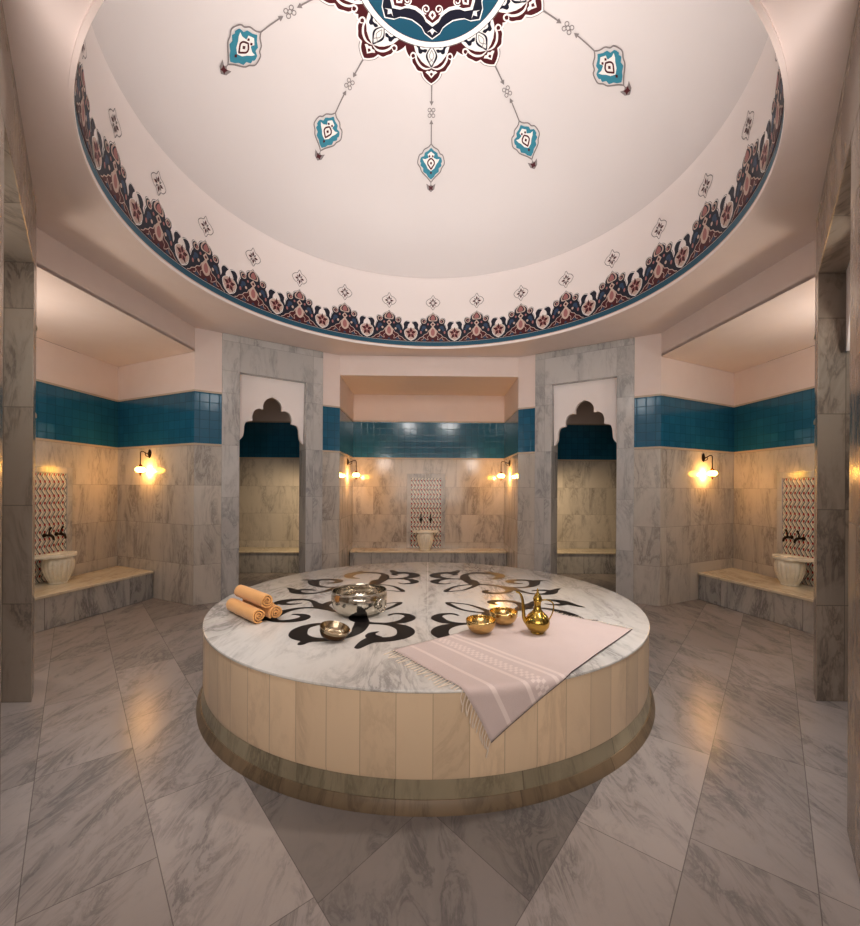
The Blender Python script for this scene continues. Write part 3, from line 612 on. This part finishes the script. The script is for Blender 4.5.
# ------------------------------------------------------------------ tile panels, basins, taps.  local frame: x along wall, y out of the wall into the room
def tile_panel(loc, rz, w, z0, z1, label):
    t = thing('tile_panel', label, 'tile panel', loc, rz, 'patterned tile panels over the basins')
    bm = bmesh.new(); box(bm, -w/2, w/2, .001, .006, z0, z1); uvbox(bm); obj('tile_field', bm, M_iznik, t)
    bm = bmesh.new(); fw = .07
    box(bm, -w/2-fw, -w/2, .001, .016, z0, z1+fw); box(bm, w/2, w/2+fw, .001, .016, z0, z1+fw); box(bm, -w/2, w/2, .001, .016, z1, z1+fw); uvbox(bm); obj('marble_border', bm, M_frame, t, bevel=.003)
def basin(loc, rz, label):
    t = thing('wash_basin', label, 'basin', loc, rz, 'fluted marble wash basins'); H = .31; t.scale = (.88, .88, 1)
    bm = bmesh.new(); NF = 18
    rf = lambda a, z: 1-.09*(abs(cos(a*NF/2)))**6*(1 if .02 < z < .25 else 0) + .02*(1 if .02 < z < .25 else 0)
    lathe(bm, [(0, 0), (.088, 0), (.094, .01), (.09, .02), (.104, .04), (.126, .085), (.144, .14), (.152, .19), (.152, .225), (.145, .25), (.13, .275)], 120, rf=rf); obj('fluted_body', bm, M_basin, t, smooth=True)
    # rim slab: rounded front and side ears, with the bowl sunk in
    bm = bmesh.new(); out_ = cr([(.225, -.155), (.225, -.05), (.222, .03), (.17, .045), (.155, .07), (.14, .11), (.085, .14), (0, .15), (-.085, .14), (-.14, .11), (-.155, .07), (-.17, .045), (-.222, .03), (-.225, -.05), (-.225, -.155)], 4)
    n = len(out_); inn = []
    for x, y in out_:
        a_ = math.atan2(y+.02, x); inn.append((.115*cos(a_), -.02+.105*sin(a_)))
    def rg(P, z, k=1): return [bm.verts.new((x*k, y*k, z)) for x, y in P]
    r0, r1, r2, r3, r4 = rg(out_, .276, .95), rg(out_, .281), rg(out_, .305), rg(out_, H, .985), rg(inn, H); r5 = rg(inn, .30, .94); r6 = rg(inn, .2, .8); r7 = rg(inn, .14, .4); 
    RR = [r0, r1, r2, r3, r4, r5, r6, r7]
    for A_, B_ in zip(RR, RR[1:]):
        for i in range(n): j = (i+1) % n; bm.faces.new((A_[i], A_[j], B_[j], B_[i]))
    bm.faces.new(r7); bm.faces.new(r0[::-1]); obj('basin_rim', bm, M_basin, t, smooth=True)
def faucet(loc, rz, label):
    t = thing('wall_tap', label, 'tap', loc, rz, 'bronze taps above the basins')
    bm = bmesh.new(); lathe(bm, [(0, 0), (.022, 0), (.022, .006), (.012, .012), (0, .012)], 20); bmesh.ops.rotate(bm, verts=bm.verts, matrix=Matrix.Rotation(-PI/2, 3, 'X')); obj('wall_flange', bm, M_bronze, t, smooth=True)
    bm = bmesh.new(); P = cr([(0, .008, 0), (0, .04, .0), (0, .075, -.002), (0, .098, -.02), (0, .105, -.05)], 4); tube(bm, P, [.009+.005*sin(PI*i/(len(P)-1)*1.0) for i in range(len(P))], 12); obj('spout', bm, M_bronze, t, smooth=True)
    bm = bmesh.new(); tube(bm, [(0, .055, .0), (0, .055, .035)], [.012, .007], 10); tube(bm, cr([(0, .05, .03), (0.0, .06, .055), (.004, .075, .085)], 4), [.006]*5+[.007, .008, .009, .01][:4], 10) if False else tube(bm, cr([(0, .052, .03), (0, .06, .058), (0, .078, .085)], 4), [.006, .006, .006, .007, .008, .009, .01, .011, .009], 10)
    obj('lever', bm, M_bronze, t, smooth=True)
# back wall: wall frame y out of wall = -Y  -> rotate by pi
tile_panel((-.045, 3.741, 0), PI, .5, .365, 1.53, 'tall patterned tile panel above the basin at the middle of the back wall')
basin((-.05, 3.55, .36), PI, 'fluted marble basin at the middle of the back alcove bench')
for dx_, nm in ((.079, 'left'), (-.079, 'right')):
    faucet((-.045-dx_, 3.734, .84), PI, '%s one of two bronze taps over the back alcove basin' % nm)
for s in (-1, 1):
    nm = NAMES[s]; d_ = Vector((E_[0]-D[0], E_[1]-D[1])).normalized()  # along the wall toward camera
    def onw(y): k = (D[1]-y)/(D[1]-E_[1]); return (s*(D[0]+(E_[0]-D[0])*k), y)
    # local y must be the inward normal
    ninw = Vector((-s*abs(d_.y), d_.x*-1)) ; ninw = Vector((s*d_.y, -d_.x)) if s*d_.y*s < 0 else ninw
    nin = Vector((-s*-d_.y if d_.y > 0 else s*d_.y, -d_.x)); nin = Vector((-s*abs(d_.y), -abs(d_.x)))
    rz = math.atan2(nin.y, nin.x)-PI/2
    yp, yf, yb = 1.25, 1.29, 1.2
    px_, py_ = onw(yp); tile_panel((px_, py_, 0), rz, .46, .34, 1.5, 'tall patterned tile panel behind the basin in the %s side alcove' % nm)
    bx_, by_ = onw(yb); basin((bx_+nin.x*.185, by_+nin.y*.185, .335), rz, 'fluted marble basin on the bench in the %s side alcove' % nm)
    for dy_, w_ in ((-.07, 'nearer'), (.07, 'farther')):
        fx_, fy_ = onw(yf+dy_); faucet((fx_+nin.x*.007, fy_+nin.y*.007, .835), rz, '%s of two bronze taps in the %s side alcove' % (w_, nm))

# ------------------------------------------------------------------ wall sconces
g = G('lit_milk_glass'); M_glow = g.set(col=(1, .8, .55), emit=(1.0, .52, .05), es=42.0, rough=.3)
M_glow2 = metal('amber_cap', (150, 84, 40), .3)
def sconce(loc, rz, arm, label):
    t = thing('wall_sconce', label, 'wall lamp', loc, rz, 'milk glass wall lamps')
    bm = bmesh.new(); lathe(bm, [(0, 0), (.03, 0), (.032, .006), (.02, .012), (.012, .02), (0, .02)], 24); bmesh.ops.rotate(bm, verts=bm.verts, matrix=Matrix.Rotation(-PI/2, 3, 'X'))
    for v_ in bm.verts: v_.co.z *= 1.7
    obj('back_plate', bm, M_bronze, t, smooth=True)
    bm = bmesh.new(); P = cr([(0, .01, -.01), (0, arm*.35, .0), (0, arm*.7, .02), (0, arm*.93, .018), (0, arm, -.005), (0, arm, -.05), (0, arm, -.16)], 5); tube(bm, P, .0055, 8)
    tube(bm, cr([(0, .012, -.03), (0, arm*.3, -.035), (0, arm*.5, -.015), (0, arm*.42, .003)], 4), .004, 8); obj('arm', bm, M_bronze, t, smooth=True)
    zc = -.2
    bm = bmesh.new(); lathe(bm, [(.026, .032), (.04, .026), (.053, .012), (.056, 0), (.053, -.012), (.04, -.026), (.026, -.034)], 32, (0, arm, zc)); sh_ = obj('lamp_shade', bm, M_glow, t, smooth=True, label='glowing milk glass shade')
    bm = bmesh.new(); lathe(bm, [(.007, .07), (.011, .058), (.028, .04), (.03, .034), (.026, .031)], 24, (0, arm, zc)); obj('cap', bm, M_glow2, sh_, smooth=True)
    bm = bmesh.new(); lathe(bm, [(.026, -.033), (.03, -.037), (.018, -.045), (.008, -.052), (.009, -.06), (.005, -.07), (0, -.075)], 24, (0, arm, zc)); obj('finial', bm, M_glow2, sh_, smooth=True)
    # the bulb
    nrm = Vector((-sin(rz), cos(rz)))
    ld = bpy.data.lights.new('sconce_bulb', 'POINT'); ld.energy = SCW; ld.color = (1, .5, .2); ld.shadow_soft_size = .02
    lo = bpy.data.objects.new('sconce_bulb', ld); C.objects.link(lo); lo.parent = t; lo.location = (0, arm*.5, zc-.012)
SCW = 8
for s in (-1, 1):
    nm = NAMES[s]
    sconce((s*1.2485, 3.18, 1.757), (PI/2 if s > 0 else -PI/2), .135, 'lit wall lamp on the %s side wall of the back alcove' % nm)
    dd = Vector((D[0]-A[0], D[1]-A[1])).normalized(); k = .829; pt = (s*(A[0]+dd.x*k), A[1]+dd.y*k); nin = Vector((s*dd.y, -dd.x)); 
    if nin.y > 0: nin = -nin
    nin = Vector((s*abs(dd.y), -abs(dd.x)))
    sconce((pt[0]+nin.x*.001, pt[1]+nin.y*.001, 1.765), math.atan2(nin.y, nin.x)-PI/2,   .11, 'lit wall lamp on the far wall of the %s side alcove' % nm)

# ------------------------------------------------------------------ things on the platform
TZ = PZ
def vessel(name, label, cat, loc, prof, mat, group=None, rot=None, part='bowl_body'):
    t = thing(name, label, cat, loc, 0, group); bm = bmesh.new(); lathe(bm, prof, 56); o = obj(part, bm, mat, t, smooth=True)
    if rot: t.rotation_euler = rot
    return t
cau = vessel('metal_cauldron', 'large hammered silver bowl with ring handle on the platform', 'bowl', (-.478, -.47, TZ+.001),
    [(0, 0), (.118, 0), (.146, .012), (.172, .04), (.185, .075), (.1885, .105), (.1865, .13), (.181, .147), (.1835, .156), (.1785, .158), (.1755, .148), (.180, .13), (.182, .105), (.178, .077), (.165, .045), (.14, .02), (.11, .008), (0, .007)], M_silver)
ha = Vector((.16, -.115)).normalized()
bm = bmesh.new(); tube(bm, [(ha.x*.186, ha.y*.186, .098), (ha.x*.2, ha.y*.2, .098)], .012, 12)
tube(bm, [(ha.x*.184-ha.y*.02*cos(t), ha.y*.184+ha.x*.02*cos(t), .098+.02*sin(t)) for t in [2*PI*i/20 for i in range(21)]], .005, 8); lug = obj('handle_lug', bm, M_silver, cau, smooth=True)
bm = bmesh.new(); tube(bm, [(ha.x*.203-ha.y*.038*cos(t), ha.y*.203+ha.x*.038*cos(t), .082+.042*sin(t)) for t in [2*PI*i/28 for i in range(29)]], .0065, 10); obj('ring_handle', bm, M_silver, lug, smooth=True)
dish = vessel('metal_bowl', 'small tilted tinned copper dish in front of the silver bowl', 'bowl', (-.545, -.985, TZ+.0165),
    [(r_*1.07, z_*1.0) for r_, z_ in [(0, 0), (.05, 0), (.066, .01), (.074, .028), (.078, .05), (.08, .054), (.077, .056), (.0745, .05), (.070, .03), (.062, .013), (.05, .005), (0, .004)]], M_tin, None, (math.radians(4), math.radians(14), 0))
bm = bmesh.new(); lathe(bm, [(0, -.001), (.051, -.001), (.067, .009), (.075, .027), (.0763, .036)], 48); bmesh.ops.scale(bm, vec=(1.07, 1.07, 1.0), verts=bm.verts); obj('outer_coating', bm, M_copper, dish, smooth=True, label='dark copper outside of the dish')
bp = [(0, 0), (.03, 0), (.052, .007), (.073, .027), (.085, .052), (.0885, .074), (.087, .08), (.085, .0815), (.0835, .079), (.0845, .07), (.081, .052), (.069, .029), (.05, .011), (.028, .005), (0, .004)]
vessel('brass_bowl', 'brass bowl on the cloth edge, nearer and further left of the two', 'bowl', (.300, -.90, TZ+.0095), bp, M_brassbowl, 'brass bowls on the cloth')
vessel('brass_bowl', 'brass bowl set farther back, between the other brass bowl and the ewer', 'bowl', (.462, -.735, TZ+.0095), bp, M_brassbowl, 'brass bowls on the cloth')
ew = thing('brass_ewer', 'tall slim brass ewer with long curved spout on the pale cloth', 'ewer', (.632, -.90, TZ+.0095)); ew.scale = (1.07, 1.07, 1.07)
bm = bmesh.new(); lathe(bm, [(0, 0), (.034, 0), (.037, .005), (.035, .008), (.048, .018), (.062, .038), (.0665, .06), (.063, .08), (.05, .099), (.032, .115), (.0205, .13), (.018, .15), (.019, .168), (.024, .176), (.022, .182)], 48); obj('body', bm, M_brass, ew, smooth=True)
bm = bmesh.new(); lathe(bm, [(.024, .18), (.025, .186), (.021, .198), (.013, .212), (.007, .22), (.005, .226), (.007, .231), (.004, .238), (0, .246)], 32); obj('lid', bm, M_brass, ew, smooth=True)
bm = bmesh.new(); P = cr([(-.055, 0, .05), (-.072, 0, .075), (-.077, 0, .11), (-.079, 0, .15), (-.085, 0, .19), (-.098, 0, .216), (-.12, 0, .226)], 5); tube(bm, P, [.012-.0075*i/(len(P)-1) for i in range(len(P))], 12); obj('spout', bm, M_brass, ew, smooth=True)
bm = bmesh.new(); P = cr([(.018, 0, .178), (.05, 0, .18), (.082, 0, .165), (.088, 0, .135), (.078, 0, .1), (.06, 0, .066)], 5); tube(bm, P, .0035, 10); obj('handle', bm, M_brass, ew, smooth=True)
# rolled towels
def towel(loc, ang, label, seed):
    t = thing('rolled_towel', label, 'towel', loc, ang, 'rolled peach towels'); R, Lh = .05, .2; rnd = random.Random(seed)
    bm = bmesh.new(); turns = 2.7; n = 96; th = .0115; rows = 15; ph = rnd.random()*6
    uvs = []; out_l, in_l = [], []
    def rad(k): return .008+(R-.008)*k
    grid = []
    for j in range(rows):
        x = -Lh+2*Lh*j/(rows-1); e = 1-.03*(abs(x)/Lh)**6; row_o, row_i = [], []
        for i in range(n+1):
            k = i/n; a_ = ph+2*PI*turns*k; r = rad(k)*e*(1+.012*sin(7*x*6+a_)+.01*sin(3*a_+seed)); ri = max(.001, r-th*.78)
            row_o.append(bm.verts.new((x+.004*sin(a_*2+seed), r*cos(a_), r*sin(a_)+R))); row_i.append(bm.verts.new((x+.004*sin(a_*2+seed), ri*cos(a_), ri*sin(a_)+R)))
        grid.append((row_o, row_i))
    for j in range(rows-1):
        (o0, i0), (o1, i1) = grid[j], grid[j+1]
        for i in range(n): bm.faces.new((o0[i], o1[i], o1[i+1], o0[i+1])); bm.faces.new((i0[i], i0[i+1], i1[i+1], i1[i]))
        bm.faces.new((o0[n], o1[n], i1[n], i0[n])); bm.faces.new((o0[0], i0[0], i1[0], o1[0]))
    for (o_, i_) in (grid[0], grid[-1]):
        for i in range(n): bm.faces.new((o_[i], o_[i+1], i_[i+1], i_[i]))
    o = obj('towel_roll', bm, M_towel, t, smooth=True); return t
ang = math.atan2(-.27, .285); dv = Vector((.72, -.69)); pv = Vector((.69, .72))
f1 = Vector((-1.065, -.715)); c1 = f1-dv*.2; c2 = c1+pv*.108+dv*.008
towel((c1.x, c1.y, TZ+.001), ang, 'rolled peach towel at the bottom left of the stack', 1); towel((c2.x, c2.y, TZ+.001), ang, 'rolled peach towel at the bottom right of the stack', 2)
c3 = (c1+c2)/2-dv*.005; towel((c3.x, c3.y, TZ+.001+.084), ang, 'rolled peach towel lying on top of the other two', 3)
# cloth
L_, B_, R_, F_ = Vector((-.193, -1.156)), Vector((.80, -.43)), Vector((1.225, -.83)), Vector((.30, -1.80)); pc = Vector(PC)
def drape(u_, v_, lift=.0):
    p = (L_*(1-u_)+B_*u_)*(1-v_)+(F_*(1-u_)+R_*u_)*v_; d_ = p-pc; r = d_.length; d_.normalize(); RC = PR-.012; bend = .02
    w = .0012*sin(18*u_+3*v_)+.001*sin(11*v_-5*u_)
    if r < RC: return Vector((p.x, p.y, TZ+.0045+w+lift))
    o_ = r-RC; q = bend*PI/2
    if o_ < q: t = o_/bend; rr = RC+(bend-.0)*sin(t)+.0; z = TZ+.0045-bend*(1-cos(t))
    else: rr = RC+bend+.004*sin(9*u_)**2*min(1, (o_-q)*8); z = TZ+.0045-bend-(o_-q)
    rr += lift; return Vector((pc.x+d_.x*rr, pc.y+d_.y*rr, z+lift*.3))
clo = thing('woven_cloth', 'pale pink fringed cloth spread on the platform and hanging over its front edge', 'cloth', (.55, -1.1, TZ)); off_ = Vector((.55, -1.1, TZ))
bm = bmesh.new(); NU, NV = 64, 48
gr = [[bm.verts.new(drape(i/NU, j/NV)-off_) for j in range(NV+1)] for i in range(NU+1)]
for i in range(NU):
    for j in range(NV):
        f = bm.faces.new((gr[i][j], gr[i+1][j], gr[i+1][j+1], gr[i][j+1])); f.material_index = 1 if i in (5, 12, 19, 21) or (i in (14, 15, 16) and (i+j) % 2 == 0) else 0
o = obj('fabric', bm, [M_cloth, M_stripe], clo, smooth=True); sd = o.modifiers.new('solid', 'SOLIDIFY'); sd.thickness = .003; sd.offset = 1
bm = bmesh.new(); tube(bm, [drape(u_/60, .999, .002)-off_ for u_ in range(0, 61)], .002, 6); obj('hem', bm, M_hem, clo)
nt_ = 0
for k in range(38):
    v_ = (k+.5)/38; rnd = random.Random(k); p = drape(0, v_, .001); out_d = (L_-B_).normalized()
    r = (p.xy-pc).length; hang = r > PR-.004
    bm = bmesh.new(); ln = .05+.025*rnd.random(); w1_ = rnd.uniform(-.02, .02)
    if hang: pts = [p, p+Vector((out_d.x*.012, out_d.y*.006, -ln*.5)), p+Vector((out_d.x*.012+w1_*.5, out_d.y*.004, -ln*1.1))]
    else:
        sd_ = Vector((-out_d.y, out_d.x)); q1_ = p.xy+out_d*ln*.5+sd_*w1_*.5; q2_ = p.xy+out_d*ln+sd_*w1_; pts = [p, Vector((q1_.x, q1_.y, TZ+.004)), Vector((q2_.x, q2_.y, TZ+.003))]
        if (q2_-pc).length > PR-.01: pts[2] = Vector((q1_.x, q1_.y, TZ+.003)); pts[1] = (pts[0]+pts[2])/2
    tube(bm, [q-off_ for q in cr([tuple(q) for q in pts], 4) and [Vector(q) for q in cr([tuple(q) for q in pts], 4)]], [.0024]*6+[.0034, .003, .0014], 6); obj('tassel', bm, M_fringe, clo, smooth=True)
for k in range(30):
    v_ = (k+.5)/30; rnd = random.Random(100+k); p = drape(1, v_, .001); d2 = (B_-L_).normalized(); sd_ = Vector((-d2.y, d2.x)); ln = .025+.015*rnd.random()
    q2_ = p.xy+d2*ln+sd_*rnd.uniform(-.012, .012); bm = bmesh.new(); tube(bm, [p-off_, Vector((q2_.x, q2_.y, TZ+.003))-off_], .002, 6); obj('tassel', bm, M_fringe, clo, smooth=True)

# ------------------------------------------------------------------ light
def area(name, loc, target, size, energy, col, shape='DISK'):
    ld = bpy.data.lights.new(name, 'AREA'); ld.shape = shape; ld.size = size; ld.energy = energy; ld.color = col
    o = bpy.data.objects.new(name, ld); C.objects.link(o); o.location = loc; o.rotation_euler = (Vector(target)-Vector(loc)).to_track_quat('-Z', 'Y').to_euler(); return o
def spot(name, loc, target, energy, col, angle=80, blend=.8, soft=.06):
    ld = bpy.data.lights.new(name, 'SPOT'); ld.energy = energy; ld.color = col; ld.spot_size = math.radians(angle); ld.spot_blend = blend; ld.shadow_soft_size = soft
    o = bpy.data.objects.new(name, ld); C.objects.link(o); o.location = loc; o.rotation_euler = (Vector(target)-Vector(loc)).to_track_quat('-Z', 'Y').to_euler(); return o
WARM = (1, .86, .74); NEU = (1, .95, .92)
o = area('dome_fill', (0, -.7, 2.9), (0, -.3, 6), 1.4, 45, NEU); o.data.spread = math.radians(120)  # added disc with no fixture, throws soft fill up into the dome
o = area('hall_fill', (0, -4.2, 1.9), (0, 0, 3.4), 2.4, 66, (1, .93, .88), 'RECTANGLE'); o.data.size_y = 2.2  # added fill panel behind the camera, lifts ceiling and upper walls
for s in (-1, 1):
    spot('downlight', (s*1.5, -1.75, 3.14), (s*1.72, -.85, 0), 150, (.96, .97, 1), 62, 1, .2)
    spot('platform_downlight', (s*.9, -1.9, 3.5), (s*.2, .6, .5), 70, NEU, 70, 1, .3)
    ld = bpy.data.lights.new('alcove_fill', 'POINT'); ld.energy = 22; ld.color = (1, .88, .76); ld.shadow_soft_size = .12  # unseen point light added to whiten the alcove ceiling and walls
    lo = bpy.data.objects.new('alcove_fill', ld); C.objects.link(lo); lo.location = (s*3.5, -.05, 2.2)
    spot('cubicle_fill', (s*1.72, 2.95, 1.5), (s*2.6, 3.9, .62), 46, (1, .76, .48), 108)  # added spot hidden behind the jamb, brightens the cubicle below its tiles
    ld = bpy.data.lights.new('passage_fill', 'POINT'); ld.energy = 9; ld.color = (1, .9, .8); ld.shadow_soft_size = .1  # unseen point light added to brighten the doorway jamb
    lo = bpy.data.objects.new('passage_fill', ld); C.objects.link(lo); lo.location = (s*2.45, -1.45, 2.2)
    spot('ceiling_fill', (s*1.38, -2.35, 2.1), (s*2.15, -.3, 3.187), 100, (1, .93, .9), 100, 1, .2)  # spots added outside the view to fill the near ceiling
    if s > 0: spot('key_downlight', (1.75, -.9, 3.5), (.15, -.5, .5), 150, (1, .93, .86), 62, .9, .1)
    spot('drum_fill', (s*.6, -1.95, 3.3), (s*-.3, 2.1, 3.66), 55, NEU, 80, 1, .25)  # spots added above the frame, no fixture, to brighten the far drum
w = bpy.data.worlds.new('world'); bpy.context.scene.world = w; w.use_nodes = True
w.node_tree.nodes['Background'].inputs[0].default_value = (1, .9, .82, 1); w.node_tree.nodes['Background'].inputs[1].default_value = .03
sc = bpy.context.scene
sc.view_settings.view_transform = 'Standard'; sc.view_settings.look = 'None'; sc.view_settings.exposure = .12; sc.view_settings.gamma = .88
